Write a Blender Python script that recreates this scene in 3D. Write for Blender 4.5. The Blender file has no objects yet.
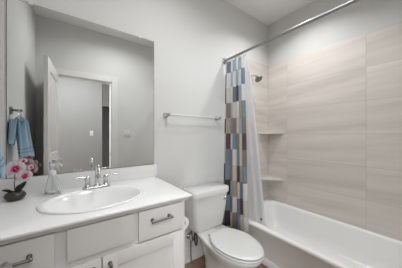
import bpy, bmesh, math, random
from mathutils import Vector, Matrix

scene = bpy.context.scene
col = scene.collection
PI = math.pi
random.seed(7)

# ------------------------------------------------------------------ camera
cam_data = bpy.data.cameras.new('camera')
cam = bpy.data.objects.new('camera', cam_data)
col.objects.link(cam)
cam_data.sensor_fit = 'HORIZONTAL'
cam_data.sensor_width = 36.0
cam_data.lens = 36.0 * 184.0 / 402.0
cam_data.clip_start = 0.02
cam.location = (0, -1.52, 1.234)
cam.rotation_euler = (PI / 2, 0, -math.radians(36.06))
scene.camera = cam

# ------------------------------------------------------------------ world, view
w = bpy.data.worlds.new('world')
scene.world = w
w.use_nodes = True
w.node_tree.nodes['Background'].inputs['Color'].default_value = (0.80, 0.88, 1.0, 1)
w.node_tree.nodes['Background'].inputs['Strength'].default_value = 0.35
scene.view_settings.view_transform = 'Standard'
scene.view_settings.look = 'None'
scene.view_settings.exposure = 0.0
scene.view_settings.gamma = 1.0
scene.view_settings.use_curve_mapping = False

# ------------------------------------------------------------------ lights
def area(name, loc, rot, sx, sy, power, color=(1, 1, 1), shape='RECTANGLE'):
    l = bpy.data.lights.new(name, 'AREA')
    l.shape = shape
    l.size = sx
    l.size_y = sy
    l.energy = power
    l.color = color
    o = bpy.data.objects.new(name, l)
    col.objects.link(o)
    o.location = loc
    o.rotation_euler = rot
    return o
ROOM_W, TUB_W, HALL_FILL_W, WIN_FILL_W = 10.6, 7.2, 36.0, 68.0
RLX, RLY = 0.60, -0.90
TLX, TLY = 1.76, -0.58
l = area('room_lamp_light', (RLX, RLY, 2.668), (0, 0, 0), 0.46, 0.46, ROOM_W, (0.975, 0.985, 1.0), 'DISK')
l.data.spread = math.radians(165)
l = area('tub_lamp_light', (TLX, TLY, 2.725), (0, 0, 0), 0.13, 0.13, TUB_W, (0.985, 0.99, 1.0), 'DISK')
l.data.spread = math.radians(128)
area('hall_fill_light', (0.10, -2.60, 2.70), (0, 0, 0), 1.2, 0.9, HALL_FILL_W, (1.0, 1.0, 1.0))  # added fill through the doorway, no fixture modelled in the hall
area('added_window_light', (-1.30, -3.56, 1.50), (PI / 2, 0, 0), 1.3, 1.3, WIN_FILL_W, (0.93, 0.97, 1.0))  # added side fill, placed in front of the made-up hall window

# ------------------------------------------------------------------ materials
def new_mat(name):
    m = bpy.data.materials.new(name)
    m.use_nodes = True
    nt = m.node_tree
    return m, nt, nt.nodes['Principled BSDF']

def mat(name, color, rough=0.5, metal=0.0, var=0.03, scale=30.0, bump=0.0, spec=0.5, trans=0.0, ior=1.45, coat=0.0, sheen=0.0, sss=0.0):
    m, nt, b = new_mat(name)
    tc = nt.nodes.new('ShaderNodeTexCoord')
    nz = nt.nodes.new('ShaderNodeTexNoise')
    nz.inputs['Scale'].default_value = scale
    nz.inputs['Detail'].default_value = 4
    nt.links.new(tc.outputs['Object'], nz.inputs['Vector'])
    mx = nt.nodes.new('ShaderNodeMix')
    mx.data_type = 'RGBA'
    mx.inputs[6].default_value = tuple(max(0, c * (1 - var)) for c in color) + (1,)
    mx.inputs[7].default_value = tuple(min(1, c * (1 + var)) for c in color) + (1,)
    nt.links.new(nz.outputs['Fac'], mx.inputs[0])
    nt.links.new(mx.outputs[2], b.inputs['Base Color'])
    b.inputs['Roughness'].default_value = rough
    b.inputs['Metallic'].default_value = metal
    b.inputs['Specular IOR Level'].default_value = spec
    b.inputs['Transmission Weight'].default_value = trans
    b.inputs['IOR'].default_value = ior
    b.inputs['Coat Weight'].default_value = coat
    b.inputs['Sheen Weight'].default_value = sheen
    if bump:
        bp = nt.nodes.new('ShaderNodeBump')
        bp.inputs['Strength'].default_value = bump
        bp.inputs['Distance'].default_value = 0.002
        nt.links.new(nz.outputs['Fac'], bp.inputs['Height'])
        nt.links.new(bp.outputs['Normal'], b.inputs['Normal'])
    return m

def srgb(r, g, b):
    def f(c):
        c /= 255.0
        return c / 12.92 if c <= 0.04045 else ((c + 0.055) / 1.055) ** 2.4
    return (f(r), f(g), f(b))

M = {}
M['wall'] = mat('wall_paint', srgb(217, 217, 215), 0.75, var=0.01, scale=180, bump=0.15, spec=0.2)
M['ceiling'] = mat('ceiling_paint', srgb(245, 245, 243), 0.85, var=0.01, scale=220, bump=0.25, spec=0.2)
M['trim'] = mat('trim_paint', srgb(226, 225, 222), 0.4, var=0.01)
M['hall'] = mat('hall_paint', srgb(160, 160, 159), 0.8, var=0.01, scale=180)
M['hall_dark'] = mat('hall_dark_grey', srgb(120, 118, 116), 0.8, var=0.02)
M['cabinet'] = mat('cabinet_paint', srgb(230, 230, 229), 0.45, var=0.01, scale=12)
M['counter'] = mat('white_counter', srgb(234, 234, 234), 0.28, var=0.025, scale=420)
M['porcelain'] = mat('porcelain', srgb(216, 216, 214), 0.12, var=0.006, coat=0.3)
M['acrylic'] = mat('tub_acrylic', srgb(242, 242, 241), 0.22, var=0.006)
M['plastic'] = mat('white_plastic', srgb(222, 222, 219), 0.35, var=0.01)
M['sink'] = mat('sink_china', srgb(238, 238, 237), 0.14, var=0.004, coat=0.2)
M['seat'] = mat('seat_plastic', srgb(211, 211, 209), 0.25, var=0.006)
M['chrome'] = mat('chrome', (0.70, 0.70, 0.70), 0.18, 1.0, var=0.02)
M['nickel'] = mat('brushed_nickel', (0.27, 0.265, 0.26), 0.38, 1.0, var=0.05, scale=90)
M['nickel_light'] = mat('satin_nickel', (0.5, 0.5, 0.49), 0.3, 1.0, var=0.03, scale=80)
M['steel'] = mat('rod_steel', (0.36, 0.36, 0.36), 0.42, 1.0, var=0.04, scale=60)
M['mirror'] = mat('mirror_silver', (0.84, 0.85, 0.845), 0.0, 1.0, var=0.0)
M['mirror_edge'] = mat('mirror_edge_glass', srgb(110, 116, 112), 0.2, var=0.02)
M['glass'] = mat('clear_glass', (0.97, 0.98, 0.98), 0.02, trans=1.0, ior=1.45, var=0.0)
M['bar_acrylic'] = mat('frosted_bar', srgb(222, 223, 219), 0.4, var=0.01, coat=0.1)
M['black_hose'] = mat('braided_hose', srgb(45, 45, 46), 0.45, var=0.3, scale=300)
M['grey_hose'] = mat('grey_pipe', srgb(120, 120, 118), 0.35, var=0.05)
M['liner'] = mat('liner_fabric', srgb(244, 244, 245), 0.55, var=0.01, sheen=0.2)
_nt = M['liner'].node_tree
_tr = _nt.nodes.new('ShaderNodeBsdfTranslucent'); _tr.inputs['Color'].default_value = (0.93, 0.93, 0.94, 1)
_ms = _nt.nodes.new('ShaderNodeMixShader'); _ms.inputs[0].default_value = 0.55
_nt.links.new(_nt.nodes['Principled BSDF'].outputs[0], _ms.inputs[1]); _nt.links.new(_tr.outputs[0], _ms.inputs[2])
_nt.links.new(_ms.outputs[0], _nt.nodes['Material Output'].inputs['Surface'])
M['towel'] = mat('blue_terry', srgb(122, 156, 176), 0.95, var=0.16, scale=160, bump=0.9, sheen=0.5)
M['towel_band'] = mat('blue_towel_band', srgb(112, 142, 162), 0.8, var=0.08, scale=200, bump=0.3)
M['petal'] = None
M['stem'] = mat('orchid_stem', srgb(104, 96, 62), 0.6, var=0.15)
M['leaf'] = mat('orchid_leaf', srgb(52, 74, 48), 0.4, var=0.2, scale=25)
M['pot'] = mat('dark_stone_pot', srgb(58, 57, 50), 0.35, var=0.25, scale=60, bump=0.2)
M['moss'] = mat('moss', srgb(70, 72, 48), 0.95, var=0.5, scale=150, bump=0.8)
M['paper'] = mat('toilet_paper', srgb(235, 235, 233), 0.9, var=0.02, scale=100, bump=0.2)
M['dark'] = mat('dark_gap', srgb(50, 50, 50), 0.7)
M['magnet'] = mat('magnet', srgb(70, 68, 68), 0.5)

# petals: white rim fading to magenta towards the heart (object-space pattern of the flower itself)
def petal_mat():
    m, nt, b = new_mat('orchid_petal')
    at = nt.nodes.new('ShaderNodeUVMap')
    sp = nt.nodes.new('ShaderNodeSeparateXYZ')
    nt.links.new(at.outputs['UV'], sp.inputs[0])
    nz = nt.nodes.new('ShaderNodeTexNoise')
    nz.inputs['Scale'].default_value = 9
    nt.links.new(at.outputs['UV'], nz.inputs['Vector'])
    ad = nt.nodes.new('ShaderNodeMath'); ad.operation = 'MULTIPLY_ADD'
    nt.links.new(nz.outputs['Fac'], ad.inputs[0]); ad.inputs[1].default_value = 0.35
    nt.links.new(sp.outputs['X'], ad.inputs[2])
    r = nt.nodes.new('ShaderNodeValToRGB')
    r.color_ramp.elements[0].position = 0.34
    r.color_ramp.elements[0].color = srgb(214, 60, 120) + (1,)
    r.color_ramp.elements[1].position = 0.66
    r.color_ramp.elements[1].color = srgb(240, 228, 232) + (1,)
    e = r.color_ramp.elements.new(0.5); e.color = srgb(234, 150, 184) + (1,)
    nt.links.new(ad.outputs[0], r.inputs[0])
    nt.links.new(r.outputs[0], b.inputs['Base Color'])
    b.inputs['Roughness'].default_value = 0.6
    return m
M['petal'] = petal_mat()
M['lip'] = mat('orchid_lip', srgb(170, 20, 80), 0.5, var=0.15, scale=120)

# shower curtain: patchwork of rectangles, the printed colours are stored per cell on the cloth
def curtain_mat():
    m, nt, b = new_mat('patchwork_curtain')
    at = nt.nodes.new('ShaderNodeAttribute'); at.attribute_name = 'patch'
    tc = nt.nodes.new('ShaderNodeTexCoord')
    nz = nt.nodes.new('ShaderNodeTexNoise'); nz.inputs['Scale'].default_value = 240
    nt.links.new(tc.outputs['Object'], nz.inputs['Vector'])
    hv = nt.nodes.new('ShaderNodeHueSaturation')
    ml = nt.nodes.new('ShaderNodeMath'); ml.operation = 'MULTIPLY_ADD'
    nt.links.new(nz.outputs['Fac'], ml.inputs[0]); ml.inputs[1].default_value = 0.1; ml.inputs[2].default_value = 0.95
    nt.links.new(ml.outputs[0], hv.inputs['Value'])
    nt.links.new(at.outputs['Color'], hv.inputs['Color'])
    nt.links.new(hv.outputs[0], b.inputs['Base Color'])
    b.inputs['Roughness'].default_value = 0.75
    b.inputs['Sheen Weight'].default_value = 0.2
    return m
PATCH = {'P': srgb(108, 88, 98), 'D': srgb(88, 76, 74), 'T': srgb(160, 146, 136), 'C': srgb(228, 222, 212), 'W': srgb(238, 238, 237),
         'B': srgb(146, 166, 181), 'L': srgb(186, 201, 211), 'G': srgb(140, 150, 164), 'N': srgb(198, 184, 170)}
PATCH_ROWS = ['WGWLWLW', 'GWLWLWB', 'PCWGPLW', 'WTLCWNB', 'PNBTCLT', 'WPCBTCP', 'CGTWBCT', 'PBTCPNB', 'TDLNCGW', 'DBTWGPC', 'BDCTBCW', 'TWDBNDB', 'GTPGBNG', 'DGBTGDG']
M['curtain'] = curtain_mat()

# tile: long streaked beige porcelain, stacked joints.  axis 0 -> runs along X, axis 1 -> along Y
TILE_W, TILE_H = 0.76, 0.31
def tile_mat(axis):
    m, nt, b = new_mat('streaked_tile_%s' % ('back' if axis == 0 else 'right'))
    tc = nt.nodes.new('ShaderNodeTexCoord')
    sp = nt.nodes.new('ShaderNodeSeparateXYZ')
    nt.links.new(tc.outputs['Object'], sp.inputs[0])
    def mth(op, a, bb=None, c=None):
        n = nt.nodes.new('ShaderNodeMath'); n.operation = op
        for i, v in enumerate((a, bb, c)):
            if v is None: continue
            if isinstance(v, (int, float)): n.inputs[i].default_value = v
            else: nt.links.new(v, n.inputs[i])
        return n.outputs[0]
    run = sp.outputs['X' if axis == 0 else 'Y']
    off = -1.488 if axis == 0 else 0.28 + 0.76 * 10   # joints at Y=-0.28, -1.04
    uu = mth('DIVIDE', mth('ADD', run, off), TILE_W)
    vv = mth('DIVIDE', mth('SUBTRACT', sp.outputs['Z'], 1.238 - 0.31 * 6), TILE_H)
    fu, fv = mth('FRACT', uu), mth('FRACT', vv)
    du = mth('MULTIPLY', mth('MINIMUM', fu, mth('SUBTRACT', 1.0, fu)), TILE_W)
    dv = mth('MULTIPLY', mth('MINIMUM', fv, mth('SUBTRACT', 1.0, fv)), TILE_H)
    d = mth('MINIMUM', du, dv)
    grout = mth('LESS_THAN', d, 0.0015)
    cid = nt.nodes.new('ShaderNodeCombineXYZ')
    nt.links.new(mth('FLOOR', uu), cid.inputs[0]); nt.links.new(mth('FLOOR', vv), cid.inputs[1])
    wn = nt.nodes.new('ShaderNodeTexWhiteNoise'); wn.noise_dimensions = '3D'
    nt.links.new(cid.outputs[0], wn.inputs['Vector'])
    # streaks nearly horizontal
    cb = nt.nodes.new('ShaderNodeCombineXYZ')
    nt.links.new(mth('MULTIPLY', run, 0.9), cb.inputs[0])
    nt.links.new(mth('ADD', mth('MULTIPLY', sp.outputs['Z'], 11.0), mth('MULTIPLY', run, 0.9)), cb.inputs[1])
    nt.links.new(mth('MULTIPLY', wn.outputs['Value'], 9.0), cb.inputs[2])
    nz = nt.nodes.new('ShaderNodeTexNoise')
    nz.inputs['Scale'].default_value = 1.0; nz.inputs['Detail'].default_value = 4; nz.inputs['Distortion'].default_value = 0.3
    nt.links.new(cb.outputs[0], nz.inputs['Vector'])
    r = nt.nodes.new('ShaderNodeValToRGB')
    el = r.color_ramp.elements
    el[0].position = 0.30; el[0].color = srgb(205, 198, 190) + (1,)
    el[1].position = 0.72; el[1].color = srgb(226, 219, 212) + (1,)
    e = el.new(0.5); e.color = srgb(217, 210, 203) + (1,)
    nt.links.new(nz.outputs['Fac'], r.inputs[0])
    mx = nt.nodes.new('ShaderNodeMix'); mx.data_type = 'RGBA'
    nt.links.new(grout, mx.inputs[0])
    nt.links.new(r.outputs[0], mx.inputs[6]); mx.inputs[7].default_value = srgb(192, 185, 177) + (1,)
    hv = nt.nodes.new('ShaderNodeHueSaturation')
    nt.links.new(mth('MULTIPLY_ADD', wn.outputs['Value'], 0.07, 0.965), hv.inputs['Value'])
    nt.links.new(mx.outputs[2], hv.inputs['Color'])
    nt.links.new(hv.outputs[0], b.inputs['Base Color'])
    b.inputs['Roughness'].default_value = 0.36
    bp = nt.nodes.new('ShaderNodeBump'); bp.inputs['Distance'].default_value = 0.002; bp.inputs['Strength'].default_value = 0.6
    nt.links.new(mth('SUBTRACT', 1.0, grout), bp.inputs['Height'])
    nt.links.new(bp.outputs['Normal'], b.inputs['Normal'])
    return m
M['tile_back'] = tile_mat(0)
M['tile_right'] = tile_mat(1)

# plank floor
def floor_mat():
    m, nt, b = new_mat('plank_floor')
    tc = nt.nodes.new('ShaderNodeTexCoord')
    mp = nt.nodes.new('ShaderNodeMapping'); nt.links.new(tc.outputs['Object'], mp.inputs[0])
    br = nt.nodes.new('ShaderNodeTexBrick')
    br.inputs['Scale'].default_value = 1.0
    br.inputs['Brick Width'].default_value = 1.1; br.inputs['Row Height'].default_value = 0.14
    br.inputs['Mortar Size'].default_value = 0.002
    br.inputs['Color1'].default_value = srgb(158, 126, 98) + (1,)
    br.inputs['Color2'].default_value = srgb(128, 98, 72) + (1,)
    br.inputs['Mortar'].default_value = srgb(60, 46, 36) + (1,)
    nt.links.new(mp.outputs[0], br.inputs['Vector'])
    mp2 = nt.nodes.new('ShaderNodeMapping'); mp2.inputs['Scale'].default_value = (4, 60, 4)
    nt.links.new(tc.outputs['Object'], mp2.inputs[0])
    nz = nt.nodes.new('ShaderNodeTexNoise'); nz.inputs['Scale'].default_value = 1; nz.inputs['Detail'].default_value = 6
    nt.links.new(mp2.outputs[0], nz.inputs['Vector'])
    mx = nt.nodes.new('ShaderNodeMix'); mx.data_type = 'RGBA'; mx.blend_type = 'MULTIPLY'
    mx.inputs[0].default_value = 0.6
    nt.links.new(br.outputs['Color'], mx.inputs[6]); nt.links.new(nz.outputs['Color'], mx.inputs[7])
    ga = nt.nodes.new('ShaderNodeGamma'); ga.inputs[1].default_value = 0.85
    nt.links.new(mx.outputs[2], ga.inputs[0])
    nt.links.new(ga.outputs[0], b.inputs['Base Color'])
    b.inputs['Roughness'].default_value = 0.45
    return m
M['floor'] = floor_mat()

def emis(name, color, s):
    m, nt, b = new_mat(name)
    b.inputs['Base Color'].default_value = (0.9, 0.9, 0.9, 1)
    b.inputs['Emission Color'].default_value = color + (1,)
    b.inputs['Emission Strength'].default_value = s
    return m
M['lamp_glow'] = emis('lamp_glow', (1, 0.98, 0.95), 3.0)
M['fill_pane_glow'] = emis('fill_pane_glow', (0.85, 0.93, 1.0), 2.0)  # glow for the pane of the added hall window

# ------------------------------------------------------------------ object helpers
def obj(name, bm, m, parent=None, smooth=True, auto=40):
    bmesh.ops.recalc_face_normals(bm, faces=bm.faces[:])
    me = bpy.data.meshes.new(name)
    if parent is not None:
        off = Vector(parent.location)
        if parent.parent is not None:
            off = off + Vector(parent.parent.location)
        bmesh.ops.translate(bm, verts=bm.verts[:], vec=-off)
    bm.to_mesh(me)
    bm.free()
    mats = m if isinstance(m, (list, tuple)) else [m]
    for x in mats:
        me.materials.append(x)
    if smooth:
        for p in me.polygons:
            p.use_smooth = True
        me.set_sharp_from_angle(angle=math.radians(auto))
    o = bpy.data.objects.new(name, me)
    col.objects.link(o)
    if parent is not None:
        o.parent = parent
    return o

def tag(o, label, cat, group=None):
    o['label'] = label
    o['category'] = cat
    if group:
        o['group'] = group
    return o

def thing(name, label, cat, loc, group=None):
    o = bpy.data.objects.new(name, None)
    o.empty_display_size = 0.05
    col.objects.link(o)
    o.location = loc
    return tag(o, label, cat, group)

def struct(name, bm, m, parent=None, smooth=False):
    o = obj(name, bm, m, parent, smooth)
    if parent is None:
        o['kind'] = 'structure'
    return o

def bevel_all(bm, geom_edges, w, seg=2):
    if w > 0:
        bmesh.ops.bevel(bm, geom=geom_edges, offset=w, segments=seg, affect='EDGES', profile=0.6)

def bx(bm, x0, x1, y0, y1, z0, z1, bev=0.0, seg=2):
    t = bmesh.new()
    bmesh.ops.create_cube(t, size=1)
    for v in t.verts:
        v.co = Vector(((x0 + x1) / 2 + v.co.x * (x1 - x0), (y0 + y1) / 2 + v.co.y * (y1 - y0), (z0 + z1) / 2 + v.co.z * (z1 - z0)))
    bevel_all(t, t.edges[:], bev, seg)
    merge(bm, t)
    return bm

def merge(bm, t):
    me = bpy.data.meshes.new('tmp')
    t.to_mesh(me)
    t.free()
    bm.from_mesh(me)
    bpy.data.meshes.remove(me)

def box(x0, x1, y0, y1, z0, z1, bev=0.0, seg=2):
    return bx(bmesh.new(), x0, x1, y0, y1, z0, z1, bev, seg)

def loft(bm, loops, cap0=True, cap1=True, uvs=None):
    rows = [[bm.verts.new(p) for p in lp] for lp in loops]
    n = len(rows[0])
    for a, b in zip(rows[:-1], rows[1:]):
        for i in range(n):
            bm.faces.new((a[i], a[(i + 1) % n], b[(i + 1) % n], b[i]))
    if cap0: bm.faces.new(rows[0][::-1])
    if cap1: bm.faces.new(rows[-1])
    return bm

def tube(bm, pts, r, n=12, cap=True):
    pts = [Vector(p) for p in pts]
    rs = r if isinstance(r, (list, tuple)) else [r] * len(pts)
    loops = []
    ref = None
    for i, p in enumerate(pts):
        a = pts[max(0, i - 1)]; b = pts[min(len(pts) - 1, i + 1)]
        t = (b - a).normalized()
        if ref is None:
            ref = Vector((0, 0, 1)) if abs(t.z) < 0.9 else Vector((1, 0, 0))
        s = t.cross(ref)
        if s.length < 1e-4:
            s = t.orthogonal()
        s.normalize()
        u = s.cross(t).normalized()
        ref = u
        loops.append([p + (s * math.cos(2 * PI * k / n) + u * math.sin(2 * PI * k / n)) * rs[i] for k in range(n)])
    return loft(bm, loops, cap, cap)

def lathe(bm, c, prof, n=32, axis='Z', cap0=True, cap1=True, sx=1, sy=1):
    loops = []
    for r, h in prof:
        lp = []
        for k in range(n):
            a = 2 * PI * k / n
            p, q = r * math.cos(a) * sx, r * math.sin(a) * sy
            if axis == 'Z': v = (p, q, h)
            elif axis == 'Y': v = (p, h, q)
            else: v = (h, p, q)
            lp.append(Vector(c) + Vector(v))
        loops.append(lp)
    return loft(bm, loops, cap0, cap1)

def smooth_pts(pts, k=6):
    out = []
    P = [Vector(p) for p in pts]
    for i in range(len(P) - 1):
        p0 = P[max(0, i - 1)]; p1 = P[i]; p2 = P[i + 1]; p3 = P[min(len(P) - 1, i + 2)]
        for j in range(k):
            t = j / k
            out.append(0.5 * ((2 * p1) + (-p0 + p2) * t + (2 * p0 - 5 * p1 + 4 * p2 - p3) * t * t + (-p0 + 3 * p1 - 3 * p2 + p3) * t ** 3))
    out.append(P[-1])
    return out

def rrect(x0, x1, y0, y1, z, r, n=6):
    pts = []
    for cx, cy, a0 in ((x1 - r, y1 - r, 0), (x0 + r, y1 - r, PI / 2), (x0 + r, y0 + r, PI), (x1 - r, y0 + r, 1.5 * PI)):
        for k in range(n + 1):
            a = a0 + PI / 2 * k / n
            pts.append((cx + r * math.cos(a), cy + r * math.sin(a), z))
    return pts

def copy_tree(o, parent=None):
    c = o.copy(); col.objects.link(c)
    if parent is not None: c.parent = parent
    for ch in list(o.children):
        copy_tree(ch, c)
    return c

# ------------------------------------------------------------------ room shell
XL, XR, YF, ZC = -0.32, 2.248, -1.59, 2.74
HY = -3.60           # far hall wall
struct('floor', box(-2.4, XR + 0.1, -4.9, 0.1, -0.1, 0), M['floor'])
struct('ceiling', box(-2.4, XR + 0.1, -4.9, 0.1, ZC, ZC + 0.1), M['ceiling'])
struct('wall_back', box(XL - 0.1, XR + 0.1, 0, 0.1, 0, ZC), M['wall'])
struct('wall_left', box(XL - 0.1, XL, YF, 0, 0, ZC), M['wall'])
struct('wall_right', box(XR + 0.012, XR + 0.1, -4.9, 0, 0, ZC), M['wall'])
# tiled surround, stops at 2.17 m
TT = 2.168
struct('trim_1', box(XR, XR + 0.012, YF, 0, 0.33, TT, 0.001), M['tile_right'])['label'] = 'streaked beige tile on the tub long wall'
struct('trim_2', box(1.60, XR, -0.012, 0, 0.33, TT, 0.001), M['tile_back'])['label'] = 'streaked beige tile behind the shower head'
DX0, DX1, DH = -0.14, 0.56, 2.03
bm = bmesh.new()
bx(bm, XL - 0.1, DX0, YF - 0.11, YF, 0, ZC)
bx(bm, DX1, XR + 0.012, YF - 0.11, YF, 0, ZC)
bx(bm, DX0, DX1, YF - 0.11, YF, DH, ZC)
struct('wall_front', bm, M['wall'])
bm = bmesh.new()
cw = 0.075
for y0, y1 in ((YF, YF + 0.016), (YF - 0.126, YF - 0.11)):
    bx(bm, DX0 - cw, DX0 + 0.006, y0, y1, 0, DH + cw, 0.004)
    bx(bm, DX1 - 0.006, DX1 + cw, y0, y1, 0, DH + cw, 0.004)
    bx(bm, DX0 + 0.006, DX1 - 0.006, y0, y1, DH - 0.006, DH + cw, 0.004)
bx(bm, DX0, DX0 + 0.018, YF - 0.11, YF, 0, DH)
bx(bm, DX1 - 0.018, DX1, YF - 0.11, YF, 0, DH)
bx(bm, DX0, DX1, YF - 0.11, YF, DH - 0.018, DH)
struct('trim_3', bm, M['trim'])['label'] = 'white casing around the doorway'
o = obj('strike_plate', box(DX1 - 0.0195, DX1 - 0.018, YF - 0.065, YF - 0.035, 0.89, 0.95, 0.0005), M['nickel'])
o['kind'] = 'structure'; o.name = 'trim_4'; o['label'] = 'small metal strike plate on the door jamb'
# hall
WX0, WX1, WZ0, WZ1 = -1.95, -0.65, 0.85, 2.15
bm = bmesh.new()
bx(bm, -2.4, WX0, HY - 0.1, HY, 0, ZC)
bx(bm, WX1, 0.70, HY - 0.1, HY, 0, ZC)
bx(bm, WX0, WX1, HY - 0.1, HY, 0, WZ0)
bx(bm, WX0, WX1, HY - 0.1, HY, WZ1, ZC)
struct('wall_hall', bm, M['hall'])
wn = bpy.data.objects.new('added_window_1', None); col.objects.link(wn); wn['kind'] = 'structure'  # unseen window, added to throw light through the doorway into the bathroom
wn.location = ((WX0 + WX1) / 2, HY, WZ0)
bm = bmesh.new()
for a_, b_ in ((WX0, WX0 + 0.05), (WX1 - 0.05, WX1), ((WX0 + WX1) / 2 - 0.02, (WX0 + WX1) / 2 + 0.02)):
    bx(bm, a_, b_, HY - 0.08, HY + 0.012, WZ0, WZ1, 0.003)
for a_, b_ in ((WZ0, WZ0 + 0.05), (WZ1 - 0.05, WZ1), (1.48, 1.52)):
    bx(bm, WX0, WX1, HY - 0.078, HY + 0.010, a_, b_, 0.003)
obj('added_window_frame', bm, M['trim'], wn)
obj('added_window_pane', box(WX0 + 0.01, WX1 - 0.01, HY - 0.06, HY - 0.05, WZ0 + 0.01, WZ1 - 0.01), M['fill_pane_glow'], wn, smooth=False)
struct('wall_hall_left', box(-2.5, -2.4, -4.9, YF - 0.11, 0, ZC), M['hall'])
struct('wall_hall_back', box(-2.4, XR + 0.1, -5.0, -4.9, 0, ZC), M['hall'])
struct('trim_5', box(0.70, XR, HY - 0.35, HY - 0.02, 1.92, ZC), M['hall_dark'])['label'] = 'dark box high in the hall opening'  # stands for the darker upper part past the end of the hall wall
struct('wall_outer', box(-2.4, XL - 0.1, YF - 0.11, YF - 0.01, 0, ZC), M['hall'])

# baseboard on the back wall between vanity and tub
bm = bmesh.new()
bx(bm, 0.60, 1.475, -0.014, 0, 0, 0.12, 0.004)
bx(bm, 0.60, 1.475, -0.024, -0.012, 0, 0.018, 0.005)
struct('baseboard_back', bm, M['trim'])
bm = bmesh.new()
bx(bm, XL, DX0 - cw, YF, YF + 0.014, 0, 0.12, 0.004)
bx(bm, DX1 + cw, 1.47, YF, YF + 0.014, 0, 0.12, 0.004)
struct('baseboard_front', bm, M['trim'])
struct('baseboard_left', box(XL, XL + 0.014, YF + 0.02, -0.62, 0, 0.12, 0.004), M['trim'])

# door, opened inwards, seen in the mirror
hinge = Vector((-0.125, YF + 0.012, 0))
free = Vector((-0.187, -0.872, 0))
door = bpy.data.objects.new('door_1', None)
col.objects.link(door)
door['kind'] = 'structure'
door.location = hinge
dv = free - hinge
door.rotation_euler = (0, 0, math.atan2(dv.y, dv.x))
L = dv.length
def local(name, bm, m, parent, smooth=True):
    bmesh.ops.recalc_face_normals(bm, faces=bm.faces[:])
    me = bpy.data.meshes.new(name); bm.to_mesh(me); bm.free(); me.materials.append(m)
    if smooth:
        for p in me.polygons: p.use_smooth = True
        me.set_sharp_from_angle(angle=math.radians(40))
    o = bpy.data.objects.new(name, me); col.objects.link(o); o.parent = parent
    return o
bm = bmesh.new()
z0, z1 = 0.01, 2.015
th = 0.035
st = 0.11
bx(bm, 0, st, -th, 0, z0, z1, 0.002); bx(bm, L - st, L, -th, 0, z0, z1, 0.002)
for a, b in ((z0, 0.24), (0.86, 1.02), (z1 - 0.12, z1)):
    bx(bm, st, L - st, -th, 0, a, b, 0.002)
for a, b in ((0.24, 0.86), (1.02, z1 - 0.12)):
    bx(bm, st - 0.002, L - st + 0.002, -th + 0.009, -0.009, a - 0.002, b + 0.002)
    bx(bm, st + 0.04, L - st - 0.04, -th + 0.003, -0.003, a + 0.04, b - 0.04, 0.006)
local('door_panel', bm, M['trim'], door)
bm = bmesh.new()
for s in (1, -1):
    y = 0 if s > 0 else -th
    lathe(bm, (L - 0.06, y, 0.92), [(0.026, 0), (0.026, 0.005 * s), (0.010, 0.008 * s), (0.010, 0.018 * s), (0.021, 0.024 * s), (0.024, 0.035 * s), (0.016, 0.045 * s)], 20, 'Y')
local('door_knob', bm, M['nickel'], door)

# ------------------------------------------------------------------ lamps (out of frame, but in the room)
t = thing('ceiling_light', 'round white flush ceiling light over the middle of the bathroom floor', 'ceiling light', (RLX, RLY, ZC))
bm = bmesh.new(); lathe(bm, (RLX, RLY, ZC), [(0.26, 0), (0.26, -0.02), (0.25, -0.03)], 32); obj('base', bm, M['plastic'], t)
bm = bmesh.new(); lathe(bm, (RLX, RLY, ZC), [(0.245, -0.030), (0.24, -0.045), (0.18, -0.058), (0.08, -0.064)], 32); obj('diffuser', bm, M['lamp_glow'], t)
t = thing('recessed_light', 'small round recessed ceiling light above the bathtub', 'ceiling light', (TLX, TLY, ZC))
bm = bmesh.new()
lathe(bm, (TLX, TLY, ZC), [(0.095, -0.001), (0.093, -0.008), (0.072, -0.010), (0.070, -0.001)], 32, cap0=False, cap1=False); obj('trim_ring', bm, M['plastic'], t)
bm = bmesh.new(); lathe(bm, (TLX, TLY, ZC), [(0.070, -0.001), (0.069, -0.006)], 32); obj('lens', bm, M['lamp_glow'], t)

# ------------------------------------------------------------------ vanity
VX0, VX1 = XL + 0.002, 0.573
FY = -0.565            # face frame
CT = 0.875             # counter top height
t = thing('vanity_cabinet', 'light grey painted vanity cabinet under the white sink counter', 'cabinet', ((VX0 + VX1) / 2, -0.3, 0))
bm = bmesh.new()
bx(bm, VX0, VX0 + 0.016, FY + 0.018, -0.004, 0, 0.842)
bx(bm, VX1 - 0.016, VX1, FY + 0.018, -0.004, 0.0, 0.842)
bx(bm, VX0 + 0.016, VX1 - 0.016, FY + 0.018, -0.004, 0.10, 0.116)
bx(bm, VX0 + 0.016, VX1 - 0.016, -0.02, -0.004, 0.116, 0.842)
bx(bm, VX0 + 0.016, VX1 - 0.016, FY + 0.07, FY + 0.085, 0, 0.10)
obj('body', bm, M['cabinet'], t, smooth=False)
bm = bmesh.new()
bx(bm, VX0, VX1, FY, FY + 0.018, 0.10, 0.842, 0.001)
obj('face_frame', bm, M['cabinet'], t, smooth=False)
FT = 0.02
def slab(x0, x1, z0, z1):
    return box(x0, x1, FY - FT, FY - 0.001, z0, z1, 0.0025)
def pull(parent, x, z, length, vertical=False):
    bm = bmesh.new()
    y = FY - FT
    h = length / 2
    o = (x, z)
    def P(a, d):
        return (x, y - d, z + a) if vertical else (x + a, y - d, z)
    tube(bm, [P(-h, 0.030), P(h, 0.030)], 0.0058, 10)
    for s in (-1, 1):
        tube(bm, [P(s * (h - 0.006), 0.0), P(s * (h - 0.006), 0.004), P(s * (h - 0.006), 0.0045), P(s * (h - 0.006), 0.030)], [0.0095, 0.0095, 0.006, 0.0068], 12)
        c = P(s * (h), 0.030)
        bmesh.ops.create_uvsphere(bm, u_segments=10, v_segments=6, radius=0.0078, matrix=Matrix.Translation(c))
    return obj('handle', bm, M['nickel'], parent)
DRZ0, DRZ1 = 0.690, 0.836
d = obj('drawer', slab(-0.305, -0.040, DRZ0, DRZ1), M['cabinet'], t); d.name = 'drawer'
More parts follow.
